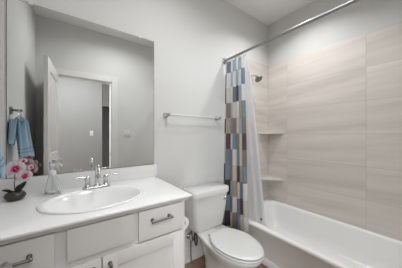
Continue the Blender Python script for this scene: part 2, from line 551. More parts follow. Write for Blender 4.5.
pull(d, -0.172, 0.776, 0.128)
obj('false_front', slab(0.0, 0.270, DRZ0 + 0.012, DRZ1), M['cabinet'], t)
d = obj('drawer', slab(0.294, 0.549, DRZ0 - 0.006, DRZ1), M['cabinet'], t)
pull(d, 0.411, 0.781, 0.108)
def shaker(x0, x1, z0, z1, s=0.062):
    bm = bmesh.new()
    y0, y1 = FY - FT, FY - 0.001
    bx(bm, x0, x0 + s, y0, y1, z0, z1, 0.0015); bx(bm, x1 - s, x1, y0, y1, z0, z1, 0.0015)
    bx(bm, x0 + s, x1 - s, y0, y1, z0, z0 + s, 0.0015); bx(bm, x0 + s, x1 - s, y0, y1, z1 - s, z1, 0.0015)
    bx(bm, x0 + s - 0.002, x1 - s + 0.002, y0 + 0.009, y1, z0 + s - 0.002, z1 - s + 0.002)
    return bm
d = obj('door', shaker(-0.305, 0.124, 0.12, 0.674), M['cabinet'], t, auto=30)
pull(d, 0.094, 0.585, 0.118, True)
d = obj('door', shaker(0.131, 0.549, 0.12, 0.674), M['cabinet'], t, auto=30)
pull(d, 0.161, 0.585, 0.118, True)

# countertop with sink cut-out and backsplash
SX, SY, SA, SB = 0.137, -0.333, 0.256, 0.208
CX0, CX1, CY0, CY1 = XL + 0.001, 0.604, -0.604, -0.001
t = thing('vanity_countertop', 'speckled white vanity countertop with a low backsplash', 'countertop', (0.14, -0.3, 0.842))
def ring_pts(N=72):
    angs = [2 * PI * k / N for k in range(N)]
    for cx, cy in ((CX0, CY0), (CX1, CY0), (CX0, CY1), (CX1, CY1)):
        angs.append(math.atan2(cy - SY, cx - SX) % (2 * PI))
    angs = sorted(set(round(a, 6) for a in angs))
    inn, out = [], []
    for a in angs:
        c, s = math.cos(a), math.sin(a)
        k = 1 / math.sqrt((c / (SA - 0.02)) ** 2 + (s / (SB - 0.02)) ** 2)
        inn.append((SX + c * k, SY + s * k))
        tt = min(((CX1 - SX) / c) if c > 1e-9 else 9, ((CX0 - SX) / c) if c < -1e-9 else 9,
                 ((CY1 - SY) / s) if s > 1e-9 else 9, ((CY0 - SY) / s) if s < -1e-9 else 9)
        out.append((SX + c * tt, SY + s * tt))
    return inn, out
inn, out = ring_pts()
def inset(p, e):
    return (min(max(p[0], CX0 + e), CX1 - e), min(max(p[1], CY0 + e), CY1 - e))
bm = bmesh.new()
zb = 0.843
loops = []
loops.append([(x, y, zb) for x, y in inn])
loops.append([(*inset(p, 0.020), zb) for p in out])
loops.append([(*inset(p, 0.016), zb + 0.006) for p in out])
loops.append([(*inset(p, 0.009), CT - 0.016) for p in out])
loops.append([(*inset(p, 0.001), CT - 0.011) for p in out])
loops.append([(*p, CT - 0.006) for p in out])
loops.append([(*inset(p, 0.0018), CT - 0.0018) for p in out])
loops.append([(*inset(p, 0.006), CT) for p in out])
loops.append([(x, y, CT) for x, y in inn])
loops.append([(x, y, zb) for x, y in inn])
rows = loops
loft(bm, rows, False, False)
bmesh.ops.remove_doubles(bm, verts=bm.verts[:], dist=1e-5)
obj('counter_slab', bm, M['counter'], t, auto=35)
obj('backsplash', box(CX0, 0.622, -0.021, -0.001, CT - 0.001, 0.973, 0.003), M['counter'], t)

# drop-in oval sink
t = thing('oval_sink', 'glossy white oval drop-in sink set in the vanity countertop', 'sink', (SX, SY, CT))
def ell(a, b, z, dy=0.0, n=64):
    return [(SX + a * math.cos(2 * PI * k / n), SY + dy + b * math.sin(2 * PI * k / n), z) for k in range(n)]
bm = bmesh.new()
loft(bm, [ell(SA - 0.03, SB - 0.03, CT - 0.012), ell(SA - 0.022, SB - 0.022, CT + 0.0006), ell(SA - 0.001, SB - 0.001, CT + 0.0006), ell(SA, SB, CT + 0.005), ell(SA - 0.003, SB - 0.003, CT + 0.009), ell(SA - 0.009, SB - 0.009, CT + 0.010),
          ell(SA - 0.018, SB - 0.034, CT + 0.009, -0.018), ell(SA - 0.027, SB - 0.043, CT + 0.004, -0.018), ell(SA - 0.044, SB - 0.056, CT - 0.022, -0.018),
          ell(SA - 0.085, SB - 0.088, CT - 0.080, -0.016), ell(SA - 0.14, SB - 0.125, CT - 0.122, -0.012), ell(0.06, 0.05, CT - 0.137, -0.008), ell(0.024, 0.024, CT - 0.140, -0.006)], False, True)
obj('basin', bm, M['sink'], t, auto=60)
bm = bmesh.new(); lathe(bm, (SX, SY - 0.006, CT - 0.140), [(0.024, 0.0), (0.023, 0.003), (0.016, 0.004), (0.014, 0.001)], 24); obj('drain', bm, M['chrome'], t)

# faucet on the sink's rear deck
FX, FYc, FZ = 0.158, -0.150, CT + 0.0098
t = thing('faucet', 'polished chrome two-lever bathroom faucet on the sink deck', 'faucet', (FX, FYc, FZ))
bm = bmesh.new()
loft(bm, [rrect(FX - 0.080, FX + 0.080, FYc - 0.026, FYc + 0.026, FZ, 0.0255), rrect(FX - 0.080, FX + 0.080, FYc - 0.026, FYc + 0.026, FZ + 0.009, 0.0255), rrect(FX - 0.076, FX + 0.076, FYc - 0.022, FYc + 0.022, FZ + 0.014, 0.0215)])
obj('base_plate', bm, M['chrome'], t)
bm = bmesh.new()
sp = smooth_pts([(FX, FYc, FZ + 0.012), (FX, FYc, FZ + 0.06), (FX, FYc - 0.002, FZ + 0.105), (FX, FYc - 0.022, FZ + 0.145), (FX, FYc - 0.060, FZ + 0.150), (FX, FYc - 0.092, FZ + 0.128), (FX, FYc - 0.105, FZ + 0.098)], 6)
rr = [0.0140 + (0.0085 - 0.0140) * min(1, i / (len(sp) * 0.6)) for i in range(len(sp))]
tube(bm, sp, rr, 16)
lathe(bm, (FX, FYc, FZ + 0.012), [(0.020, 0), (0.019, 0.008), (0.014, 0.014)], 20)
tube(bm, [(FX, FYc - 0.1045, FZ + 0.10), (FX, FYc - 0.109, FZ + 0.084)], 0.0105, 16)
obj('spout', bm, M['chrome'], t)
for s in (-1, 1):
    hx = FX + s * 0.052
    bm = bmesh.new()
    lathe(bm, (hx, FYc, FZ + 0.012), [(0.020, 0), (0.0185, 0.008), (0.015, 0.012), (0.014, 0.045), (0.016, 0.050), (0.015, 0.060), (0.010, 0.066)], 20)
    tube(bm, smooth_pts([(hx, FYc, FZ + 0.070), (hx + s * 0.018, FYc - 0.002, FZ + 0.074), (hx + s * 0.065, FYc - 0.006, FZ + 0.078)], 5), [0.007] * 3 + [0.0048] * 6 + [0.0042, 0.0036], 12)
    obj('lever_handle', bm, M['chrome'], t)
bm = bmesh.new(); tube(bm, [(FX, FYc + 0.02, FZ + 0.012), (FX, FYc + 0.02, FZ + 0.05)], 0.003, 8)
bmesh.ops.create_uvsphere(bm, u_segments=10, v_segments=8, radius=0.006, matrix=Matrix.Translation((FX, FYc + 0.02, FZ + 0.053)))
obj('lift_rod', bm, M['chrome'], t)

# mirror
MX0, MX1, MZ0, MZ1 = -0.283, 0.604, 0.976, 2.028
t = thing('wall_mirror', 'large frameless rectangular mirror on the wall above the backsplash', 'mirror', ((MX0 + MX1) / 2, -0.003, MZ0))
obj('mirror_edge', box(MX0, MX1, -0.006, -0.001, MZ0, MZ1), M['mirror_edge'], t, smooth=False)
obj('mirror_glass', box(MX0 + 0.003, MX1 - 0.003, -0.0075, -0.0055, MZ0 + 0.002, MZ1 - 0.003), M['mirror'], t, smooth=False)
for x in (-0.178, 0.484):
    bm = bmesh.new(); bx(bm, x - 0.011, x + 0.011, -0.011, -0.001, MZ1 + 0.0005, MZ1 + 0.012, 0.002); bx(bm, x - 0.011, x + 0.011, -0.0115, -0.0078, MZ1 - 0.009, MZ1 + 0.008, 0.001)
    obj('mirror_clip', bm, M['plastic'], t)

# ------------------------------------------------------------------ soap dispenser
sx, sy = -0.070, -0.128
t = thing('soap_dispenser', 'clear glass conical soap dispenser with white pump beside the orchid', 'soap dispenser', (sx, sy, CT))
bm = bmesh.new()
S = [(0.0405, 0.0), (0.0425, 0.004), (0.041, 0.010), (0.030, 0.055), (0.0225, 0.095), (0.018, 0.108), (0.0155, 0.113), (0.0155, 0.122)]
Ii = [(0.0125, 0.122), (0.0125, 0.112), (0.015, 0.106), (0.0195, 0.094), (0.027, 0.055), (0.037, 0.014), (0.034, 0.009)]
lathe(bm, (sx, sy, CT + 0.0005), S + Ii, 32)
obj('bottle', bm, M['glass'], t)
bm = bmesh.new()
lathe(bm, (sx, sy, CT), [(0.0185, 0.118), (0.0190, 0.121), (0.0190, 0.138), (0.016, 0.143), (0.008, 0.145), (0.0075, 0.166), (0.015, 0.168), (0.016, 0.175), (0.013, 0.182), (0.006, 0.184)], 20)
tube(bm, smooth_pts([(sx, sy, CT + 0.176), (sx + 0.022, sy - 0.012, CT + 0.180), (sx + 0.040, sy - 0.022, CT + 0.176), (sx + 0.045, sy - 0.025, CT + 0.168)], 4), 0.0055, 10)
obj('pump', bm, M['plastic'], t)
bm = bmesh.new(); tube(bm, [(sx, sy, CT + 0.118), (sx + 0.006, sy, CT + 0.018)], 0.0025, 8); obj('dip_tube', bm, M['plastic'], t)

# ------------------------------------------------------------------ orchid
ox, oy = -0.228, -0.115
t = thing('potted_orchid', 'small pink and white orchid in a dark stone bowl on the counter', 'potted plant', (ox, oy, CT))
bm = bmesh.new()
lathe(bm, (ox, oy, CT + 0.0005), [(0.022, 0), (0.034, 0.005), (0.044, 0.018), (0.044, 0.028), (0.037, 0.040), (0.028, 0.045), (0.025, 0.043), (0.025, 0.036)], 28)
obj('pot', bm, M['pot'], t)
bm = bmesh.new()
bmesh.ops.create_icosphere(bm, subdivisions=3, radius=1)
for v in bm.verts:
    n = random.uniform(0.92, 1.08)
    v.co = Vector((ox + v.co.x * 0.0255 * n, oy + v.co.y * 0.0255 * n, CT + 0.040 + v.co.z * 0.009 * n))
obj('moss', bm, M['moss'], t)
FLA = Vector((-0.222, -0.150, 1.048)); FLB = Vector((-0.188, -0.140, 1.004)); FLC = Vector((-0.196, -0.112, 1.082)); FLD = Vector((-0.166, -0.110, 1.045))
bm = bmesh.new()
main = smooth_pts([(ox, oy, CT + 0.042), (ox - 0.004, oy + 0.004, CT + 0.10), (ox + 0.002, oy + 0.010, CT + 0.17), (ox + 0.018, oy + 0.008, CT + 0.205), (FLC.x, FLC.y + 0.008, FLC.z), (FLD.x, FLD.y + 0.006, FLD.z + 0.012)], 6)
tube(bm, main, 0.0022, 8)
tube(bm, smooth_pts([(ox + 0.002, oy + 0.010, CT + 0.165), (FLA.x, FLA.y + 0.020, FLA.z + 0.004), (FLA.x, FLA.y + 0.006, FLA.z)], 4), 0.0015, 6)
tube(bm, smooth_pts([(ox - 0.003, oy + 0.004, CT + 0.110), (FLB.x - 0.01, FLB.y + 0.020, FLB.z + 0.004), (FLB.x, FLB.y + 0.006, FLB.z)], 4), 0.0015, 6)
obj('stem', bm, M['stem'], t)
def leaf(base, tip, width, arch):
    bm = bmesh.new()
    b, tp = Vector(base), Vector(tip)
    d = tp - b
    side = d.cross(Vector((0, 1, 0.2))).normalized() if abs(d.normalized().y) < 0.9 else Vector((1, 0, 0))
    nrm = side.cross(d).normalized()
    n = 10
    rows = []
    for i in range(n + 1):
        s = i / n
        wv = width * (math.sin(PI * (0.12 + 0.88 * s)) ** 0.7) * (1 if i < n else 0.05)
        c = b + d * s + Vector((0, 0, arch * math.sin(PI * s)))
        rows.append([bm.verts.new(c - side * wv), bm.verts.new(c - side * wv * 0.5 - nrm * wv * 0.12), bm.verts.new(c - nrm * wv * 0.22), bm.verts.new(c + side * wv * 0.5 - nrm * wv * 0.12), bm.verts.new(c + side * wv)])
    for a, c in zip(rows[:-1], rows[1:]):
        for k in range(4):
            bm.faces.new((a[k], a[k + 1], c[k + 1], c[k]))
    geom = bmesh.ops.solidify(bm, geom=bm.faces[:], thickness=0.0015)
    return bm
obj('leaf', leaf((ox + 0.006, oy - 0.004, CT + 0.040), (ox + 0.046, oy - 0.012, CT + 0.098), 0.012, 0.004), M['leaf'], t)
obj('leaf', leaf((ox + 0.004, oy - 0.010, CT + 0.040), (ox + 0.030, oy - 0.020, CT + 0.088), 0.013, 0.004), M['leaf'], t)
obj('leaf', leaf((ox - 0.006, oy - 0.004, CT + 0.042), (ox - 0.052, oy - 0.004, CT + 0.062), 0.008, 0.004), M['leaf'], t)
def flower(c, size, direction, roll=0.0):
    """five petals in UV space: u = distance from heart"""
    d = Vector(direction).normalized()
    q = d.to_track_quat('Z', 'Y')
    bm = bmesh.new()
    uvl = bm.loops.layers.uv.new('UVMap')
    specs = [(90, 1.0, 0.58), (215, 0.95, 0.54), (325, 0.95, 0.54), (20, 1.05, 0.95), (160, 1.05, 0.95)]
    for deg, ln, wd in specs:
        a = math.radians(deg) + roll
        ax = Vector((math.cos(a), math.sin(a), 0)); sd = Vector((-math.sin(a), math.cos(a), 0))
        rows = []
        n, mcols = 7, 5
        zoff = 0.02 if wd > 0.7 else -0.01
        for i in range(n + 1):
            s = i / n
            wv = wd * 0.5 * (math.sin(PI * min(0.97, 0.06 + 0.94 * s ** 0.8)) ** 0.6)
            row = []
            for k in range(mcols):
                u = (k / (mcols - 1) - 0.5) * 2
                p = ax * (0.06 + ln * 0.5 * s * 1.0) + sd * (wv * u) + Vector((0, 0, zoff + 0.10 * math.sin(s * 2.4) - 0.06 * u * u + 0.012 * math.sin(7 * s + 5 * u + deg)))
                row.append((bm.verts.new(Vector(c) + q @ (p * size)), s, u))
            rows.append(row)
        for r0, r1 in zip(rows[:-1], rows[1:]):
            for k in range(mcols - 1):
                quad = (r0[k], r0[k + 1], r1[k + 1], r1[k])
                f = bm.faces.new([x[0] for x in quad])
                for lp, x in zip(f.loops, quad):
                    lp[uvl].uv = (x[1] * 0.9 + 0.05 + 0.12 * abs(x[2]), x[2] * 0.5 + deg)
    fo = bm
    bmesh.ops.solidify(fo, geom=fo.faces[:], thickness=0.0009)
    f = obj('flower', fo, M['petal'], t)
    bm = bmesh.new()
    bmesh.ops.create_icosphere(bm, subdivisions=2, radius=1)
    for v in bm.verts:
        p = Vector((v.co.x * 0.10, v.co.y * 0.13 - 0.08, v.co.z * 0.09 + 0.09))
        if v.co.y < -0.3: p.x *= 1.5
        v.co = Vector(c) + q @ (p * size)
    obj('lip', bm, M['lip'], f)
flower(FLA, 0.074, (0.25, -1, 0.05), 0.1)
flower(FLB, 0.060, (0.45, -0.8, -0.1), -0.3)
flower(FLC, 0.030, (0.2, -0.8, 0.3), 0.5)
flower(FLD, 0.030, (0.6, -0.5, 0.0), 0.2)

# ------------------------------------------------------------------ towel ring and towel on the left wall
ty = -0.315
t = thing('towel_ring', 'square brushed metal towel ring on the left wall, seen in the mirror', 'towel ring', (XL, ty, 1.40))
bm = bmesh.new(); bx(bm, XL + 0.0005, XL + 0.009, ty - 0.024, ty + 0.024, 1.375, 1.423, 0.003); obj('wall_plate', bm, M['nickel'], t)
bm = bmesh.new(); bx(bm, XL + 0.009, XL + 0.062, ty - 0.008, ty + 0.008, 1.393, 1.409, 0.002); obj('arm', bm, M['nickel'], t)
bm = bmesh.new()
rp = [(XL + 0.048, ty + 0.042 * math.sin(a), 1.352 + 0.050 * math.cos(a)) for a in [2 * PI * k / 28 for k in range(28)]]
rp.append(rp[0])
tube(bm, rp, 0.0042, 8, cap=False); obj('ring', bm, M['chrome'], t)

def flap(p_top, w_top, p0, p1, zt, zb, thick, seed, mat_i=0):
    """tapered folded hanging cloth: closed loop lofted downwards"""
    rnd = random.Random(seed)
    bm = bmesh.new()
    p0, p1 = Vector(p0), Vector(p1)
    cb = (p0 + p1) / 2
    dirb = (p1 - p0)
    dn = dirb.normalized()
    nn = Vector((-dn.y, dn.x))
    loops = []
    N = 48
    rows = 22
    for i in range(rows + 1):
        s = i / rows
        e = s ** 1.15
        z = zt + (zb - zt) * s
        c = Vector(p_top) * (1 - e) + cb * e
        half = (w_top * (1 - e) + dirb.length * e) / 2
        th_ = thick * (0.9 + 0.25 * (1 - s))
        lp = []
        for k in range(N):
            a = 2 * PI * k / N
            u = math.copysign(abs(math.cos(a)) ** 0.75, math.cos(a))
            wv = math.sin(a)
            fold = 0.30 * math.sin(u * 6.2 + seed) * (1 - 0.55 * s) + 0.08 * math.sin(u * 11 + seed * 2 + 3 * s)
            off = th_ * (0.5 * wv + fold)
            if i == 0: off *= 0.75
            x = c.x + dn.x * half * u + nn.x * off
            y = c.y + dn.y * half * u + nn.y * off
            zz = z + (0.006 * math.sin(u * 3 + seed) if i == rows else 0)
            lp.append((x, y, zz))
        loops.append(lp)
    loft(bm, loops, True, True)
    return bm
t = thing('hand_towel', 'light blue terry hand towel bunched through the metal towel ring', 'towel', (XL + 0.052, ty, 1.10))
bm = flap((XL + 0.050, ty - 0.040), 0.140, (-0.262, -0.225), (-0.212, -0.465), 1.335, 1.064, 0.028, 2.0)
tb = flap((XL + 0.026, ty + 0.030), 0.105, (-0.303, -0.185), (-0.300, -0.300), 1.335, 1.165, 0.022, 4.0)
merge(bm, tb)
# the fold over the ring that joins both flaps
tube(bm, smooth_pts([(XL + 0.040, ty + 0.006, 1.325), (XL + 0.044, ty, 1.338), (XL + 0.052, ty - 0.01, 1.340), (XL + 0.054, ty - 0.014, 1.325)], 5), 0.022, 14)
tw = obj('cloth', bm, M['towel'], t)
def band(z):
    s = (1.335 - z) / (1.335 - 1.064)
    e = s ** 1.15
    c = Vector((XL + 0.050, ty - 0.040)) * (1 - e) + (Vector((-0.262, -0.225)) + Vector((-0.212, -0.465))) / 2 * e
    return c, e
bm = bmesh.new()
for zc in (1.105, 1.128):
    lps = []
    for z in (zc - 0.004, zc + 0.004):
        c, e = band(z)
        dirb = Vector((-0.212, -0.465)) - Vector((-0.262, -0.225)); dn = dirb.normalized(); nn = Vector((-dn.y, dn.x))
        half = (0.140 * (1 - e) + dirb.length * e) / 2 + 0.0012
        s = (1.335 - z) / 0.271
        th_ = 0.028 * (0.9 + 0.25 * (1 - s))
        lp = []
        for k in range(48):
            a = 2 * PI * k / 48
            u = math.copysign(abs(math.cos(a)) ** 0.75, math.cos(a)); wv = math.sin(a)
            off = th_ * (0.5 * wv + 0.30 * math.sin(u * 6.2 + 2) * (1 - 0.55 * s) + 0.08 * math.sin(u * 11 + 4 + 3 * s)) + 0.0012 * (1 if wv > 0 else -1)
            lp.append((c.x + dn.x * half * u + nn.x * off, c.y + dn.y * half * u + nn.y * off, z))
        lps.append(lp)
    loft(bm, lps, False, False)
obj('woven_band', bm, M['towel_band'], t)

# ------------------------------------------------------------------ light switches seen in the mirror
def switch(x, y, z, wd, n, label, s=1):
    t = thing('light_switch', label, 'light switch', (x, y, z))
    obj('cover_plate', box(x - wd / 2, x + wd / 2, y, y + 0.006, z - 0.058, z + 0.058, 0.002), M['plastic'], t)
    for k in range(n):
        cx = x + (k - (n - 1) / 2) * 0.046
        obj('rocker', box(cx - 0.016, cx + 0.016, y + 0.006, y + 0.011, z - 0.033, z + 0.033, 0.0015), M['trim'], t)
switch(0.775, YF + 0.0005, 1.25, 0.116, 2, 'double white light switch on the wall right of the doorway, seen in mirror')
switch(0.475, HY + 0.0005, 1.25, 0.072, 1, 'single white light switch on the hall wall, seen through the doorway in mirror')

# ------------------------------------------------------------------ towel bar on back wall
t = thing('towel_bar', 'translucent white towel bar with chrome posts on the wall above the toilet', 'towel bar', (1.0, 0, 1.40))
bx0, bx1, bz, by = 0.712, 1.305, 1.403, -0.062
for x in (bx0, bx1):  # square posts
    bm = bmesh.new()
    bx(bm, x - 0.021, x + 0.021, -0.010, -0.0005, bz - 0.021, bz + 0.021, 0.003)
    bx(bm, x - 0.012, x + 0.012, by - 0.010, -0.009, bz - 0.012, bz + 0.012, 0.003)
    obj('post', bm, M['nickel_light'], t)
bm = bmesh.new(); tube(bm, [(bx0 + 0.010, by, bz), (bx1 - 0.010, by, bz)], 0.0062, 12); obj('bar', bm, M['bar_acrylic'], t)

# ------------------------------------------------------------------ toilet
TX = 1.074
t = thing('toilet', 'white two-piece toilet with its lid closed between vanity and bathtub', 'toilet', (TX, -0.4, 0))
def tank_loop(z, hw, yb, yf, r):
    return rrect(TX - hw, TX + hw, yf, yb, z, r)
bm = bmesh.new()
loft(bm, [tank_loop(0.352, 0.148, -0.035, -0.180, 0.05), tank_loop(0.359, 0.164, -0.028, -0.198, 0.05), tank_loop(0.392, 0.174, -0.026, -0.207, 0.045), tank_loop(0.53, 0.189, -0.025, -0.219, 0.04), tank_loop(0.676, 0.200, -0.025, -0.228, 0.035)])
obj('tank', bm, M['porcelain'], t, auto=50)
bm = bmesh.new()
loft(bm, [tank_loop(0.6765, 0.196, -0.022, -0.226, 0.032), tank_loop(0.679, 0.208, -0.018, -0.240, 0.035), tank_loop(0.718, 0.210, -0.017, -0.242, 0.036), tank_loop(0.728, 0.206, -0.021, -0.237, 0.034), tank_loop(0.733, 0.196, -0.030, -0.226, 0.03)])
obj('tank_lid', bm, M['porcelain'], t, auto=50)
bm = bmesh.new()
tube(bm, [(TX + 0.150, -0.218, 0.640), (TX + 0.150, -0.236, 0.640)], 0.013, 16)
tube(bm, smooth_pts([(TX + 0.150, -0.240, 0.640), (TX + 0.138, -0.246, 0.632), (TX + 0.112, -0.248, 0.620)], 5), [0.007] * 8 + [0.0085] * 3, 10)
obj('flush_lever', bm, M['chrome'], t)

def outline(z, yc, hw, yfront, yback, wback, n=56, pw=1.0):
    pts = []
    for k in range(n):
        a = 2 * PI * k / n
        c, s = math.cos(a), math.sin(a)
        if c >= 0:
            y = yc + (yfront - yc) * c
            x = hw * s
        else:
            cc = abs(c) ** 0.55
            y = yc + (yback - yc) * cc
            # width: interpolate to the back width with a rounded rear corner
            blend = cc * cc * (3 - 2 * cc)
            wloc = hw + (wback - hw) * blend
            x = wloc * math.copysign(abs(s) ** 0.45, s)
        pts.append((TX + x, y, z))
    return pts
bm = bmesh.new()
loft(bm, [
    outline(0.000, -0.40, 0.112, -0.615, -0.190, 0.105),
    outline(0.020, -0.40, 0.112, -0.615, -0.190, 0.105),
    outline(0.040, -0.40, 0.104, -0.605, -0.196, 0.098),
    outline(0.120, -0.41, 0.098, -0.590, -0.180, 0.090),
    outline(0.200, -0.42, 0.112, -0.610, -0.140, 0.092),
    outline(0.255, -0.44, 0.138, -0.655, -0.090, 0.098),
    outline(0.300, -0.46, 0.164, -0.705, -0.050, 0.112),
    outline(0.325, -0.47, 0.171, -0.728, -0.040, 0.128),
    outline(0.340, -0.47, 0.177, -0.738, -0.036, 0.138),
    outline(0.351, -0.47, 0.176, -0.739, -0.036, 0.140),
    outline(0.357, -0.47, 0.170, -0.733, -0.040, 0.136)])
obj('bowl', bm, M['porcelain'], t, auto=60)
def seat_loop(z, e, back=-0.296):
    return [(x - 0.010, y - 0.006, zz - 0.016) for x, y, zz in outline(z, -0.480, 0.168 + e, -0.742 - e, back + e, 0.128 + e)]
bm = bmesh.new()
loft(bm, [seat_loop(0.3740, -0.010), seat_loop(0.3765, 0.0), seat_loop(0.388, 0.003), seat_loop(0.3925, -0.002), seat_loop(0.3935, -0.014)])
obj('seat', bm, M['seat'], t, auto=60)
bm = bmesh.new()
loft(bm, [seat_loop(0.3940, -0.020), seat_loop(0.3990, -0.018), seat_loop(0.3995, -0.003), seat_loop(0.406, 0.001), seat_loop(0.412, -0.004), seat_loop(0.416, -0.018), seat_loop(0.418, -0.045), seat_loop(0.419, -0.10)])
obj('seat_lid', bm, M['seat'], t, auto=60)
for s in (-1, 1):
    bm = bmesh.new()
    bx(bm, TX + s * 0.072 - 0.018, TX + s * 0.072 + 0.018, -0.306, -0.272, 0.357, 0.379, 0.006, 3)
    obj('hinge', bm, M['seat'], t)
for s in (-1, 1):
    bm = bmesh.new(); lathe(bm, (TX + s * 0.100, -0.32, 0.0), [(0.016, 0.035), (0.016, 0.045), (0.012, 0.054), (0.005, 0.058)], 16)
    obj('bolt_cap', bm, M['porcelain'], t)

# water supply: stop valve on the wall and braided hose
t = thing('supply_valve', 'chrome water stop valve with black hose on the wall left of toilet', 'valve', (0.975, -0.02, 0.24))
bm = bmesh.new()
lathe(bm, (0.955, 0, 0.245), [(0.028, -0.001), (0.026, -0.006), (0.010, -0.010)], 20, 'Y')
tube(bm, [(0.955, -0.005, 0.245), (0.955, -0.060, 0.245)], 0.008, 12)
lathe(bm, (0.955, -0.045, 0.245), [(0.012, -0.018), (0.014, -0.012), (0.014, 0.012), (0.012, 0.018)], 16, 'Z')
tube(bm, [(0.955, -0.045, 0.255), (0.955, -0.045, 0.285)], 0.0075, 12)
obj('valve_body', bm, M['chrome'], t)
bm = bmesh.new(); lathe(bm, (0.955, -0.062, 0.245), [(0.009, 0), (0.017, -0.004), (0.019, -0.012), (0.016, -0.022), (0.006, -0.024)], 10, 'Y', sx=1.25, sy=0.8); obj('valve_handle', bm, M['chrome'], t)
bm = bmesh.new()
tube(bm, smooth_pts([(0.955, -0.045, 0.284), (0.957, -0.055, 0.310), (0.975, -0.075, 0.315), (0.995, -0.085, 0.270), (1.000, -0.085, 0.215), (0.985, -0.095, 0.190), (0.965, -0.105, 0.215), (0.955, -0.110, 0.270), (0.958, -0.110, 0.310), (0.960, -0.110, 0.350)], 6), 0.0065, 10)
obj('hose', bm, M['black_hose'], t)
bm = bmesh.new(); tube(bm, [(0.960, -0.110, 0.335), (0.960, -0.110, 0.3595)], 0.014, 10); obj('coupling', bm, M['plastic'], t)
bm = bmesh.new(); tube(bm, [(0.955, -0.045, 0.232), (0.955, -0.046, 0.12), (0.958, -0.048, 0.0)], 0.006, 8)
tag(obj('water_pipe', bm, M['grey_hose']), 'thin grey pipe rising from the floor to the toilet stop valve', 'pipe')

# toilet paper on the vanity side
t = thing('paper_holder', 'small metal toilet paper holder fixed to the side of the vanity', 'paper holder', (VX1, -0.50, 0.72))
bm = bmesh.new()
lathe(bm, (VX1, -0.352, 0.6548), [(0.022, 0.0005), (0.020, 0.006), (0.008, 0.010)], 16, 'X')
tube(bm, smooth_pts([(VX1 + 0.006, -0.352, 0.6548), (VX1 + 0.041, -0.352, 0.6548), (VX1 + 0.047, -0.360, 0.6548), (VX1 + 0.047, -0.480, 0.6548)], 4), 0.006, 10)
obj('arm', bm, M['chrome'], t)
t2 = thing('toilet_paper_roll', 'white toilet paper roll hanging at the right side of the vanity', 'toilet paper', (VX1 + 0.047, -0.42, 0.596))
bm = bmesh.new()
c = (VX1 + 0.047, -0.42, 0.640)
lathe(bm, c, [(0.020, -0.05), (0.0435, -0.05), (0.044, -0.048), (0.044, 0.048), (0.0435, 0.05), (0.020, 0.05), (0.020, -0.05)], 32, 'Y', cap0=False, cap1=False)
obj('roll', bm, M['paper'], t2)

# ------------------------------------------------------------------ bathtub
t = thing('bathtub', 'white alcove bathtub against the beige tiled wall', 'bathtub', (1.87, -0.79, 0))
BX0, BX1, BY0, BY1, BZ = 1.490, XR - 0.001, YF + 0.001, -0.013, 0.345
bm = bmesh.new()
def rl(x0, x1, y0, y1, z, r):
    return rrect(x0, x1, y0, y1, z, r, 8)
loft(bm, [
    rl(BX0 + 0.012, BX1, BY0, BY1, 0.001, 0.004),
    rl(BX0 + 0.012, BX1, BY0, BY1, 0.055, 0.004),
    rl(BX0 + 0.020, BX1, BY0, BY1, 0.062, 0.004),
    rl(BX0 + 0.014, BX1, BY0, BY1, 0.300, 0.004),
    rl(BX0 + 0.004, BX1, BY0, BY1, 0.312, 0.006),
    rl(BX0, BX1, BY0, BY1, 0.322, 0.008),
    rl(BX0, BX1, BY0, BY1, BZ - 0.012, 0.010),
    rl(BX0 + 0.004, BX1, BY0, BY1, BZ - 0.003, 0.012),
    rl(BX0 + 0.012, BX1 - 0.002, BY0 + 0.002, BY1 - 0.002, BZ, 0.014),
    rl(BX0 + 0.060, BX1 - 0.030, BY0 + 0.06, BY1 - 0.050, BZ, 0.10),
    rl(BX0 + 0.070, BX1 - 0.038, BY0 + 0.07, BY1 - 0.060, BZ - 0.006, 0.10),
    rl(BX0 + 0.076, BX1 - 0.044, BY0 + 0.08, BY1 - 0.070, BZ - 0.030, 0.10),
    rl(BX0 + 0.100, BX1 - 0.075, BY0 + 0.14, BY1 - 0.105, 0.15, 0.11),
    rl(BX0 + 0.120, BX1 - 0.100, BY0 + 0.18, BY1 - 0.135, 0.085, 0.11),
    rl(BX0 + 0.150, BX1 - 0.130, BY0 + 0.22, BY1 - 0.175, 0.060, 0.10),
    rl(BX0 + 0.22, BX1 - 0.20, BY0 + 0.32, BY1 - 0.26, 0.055, 0.08)])
obj('tub_shell', bm, M['acrylic'], t, auto=50)
bm = bmesh.new(); lathe(bm, (1.86, -0.100, 0.235), [(0.036, 0.004), (0.036, -0.004), (0.030, -0.010), (0.012, -0.012)], 24, 'Y'); obj('overflow_plate', bm, M['chrome'], t)
bm = bmesh.new(); lathe(bm, (1.86, -0.35, 0.055), [(0.03, 0), (0.029, 0.003), (0.02, 0.004)], 24); obj('drain', bm, M['chrome'], t)

# corner shelves
def corner_shelf(z, r, label):
    bm = bmesh.new()
    cx, cy = XR - 0.0005, -0.0125
    n = 12
    tri = [(cx, cy), (cx - r, cy)]
    for k in range(1, n):
        a = k / n
        x = cx - r * (1 - a); y = cy - r * a
        bow = 0.010 * math.sin(PI * a)
        tri.append((x - bow * 0.7 * 1, y - bow * 0.7 * 1))
    tri.append((cx, cy - r))
    lo = [(x, y, z - 0.018) for x, y in tri]
    hi = [(x, y, z) for x, y in tri]
    loft(bm, [lo, hi])
    return tag(obj('corner_shelf', bm, M['shelf'], smooth=False), label, 'shelf', 'corner shelves in the tiled shower')
M['shelf'] = mat('shelf_stone', srgb(222, 216, 208), 0.3, var=0.02, scale=20)
corner_shelf(1.256, 0.228, 'upper beige triangular corner shelf in the tiled shower, near the shower head')
corner_shelf(0.652, 0.228, 'lower beige triangular corner shelf, just above the bathtub rim')

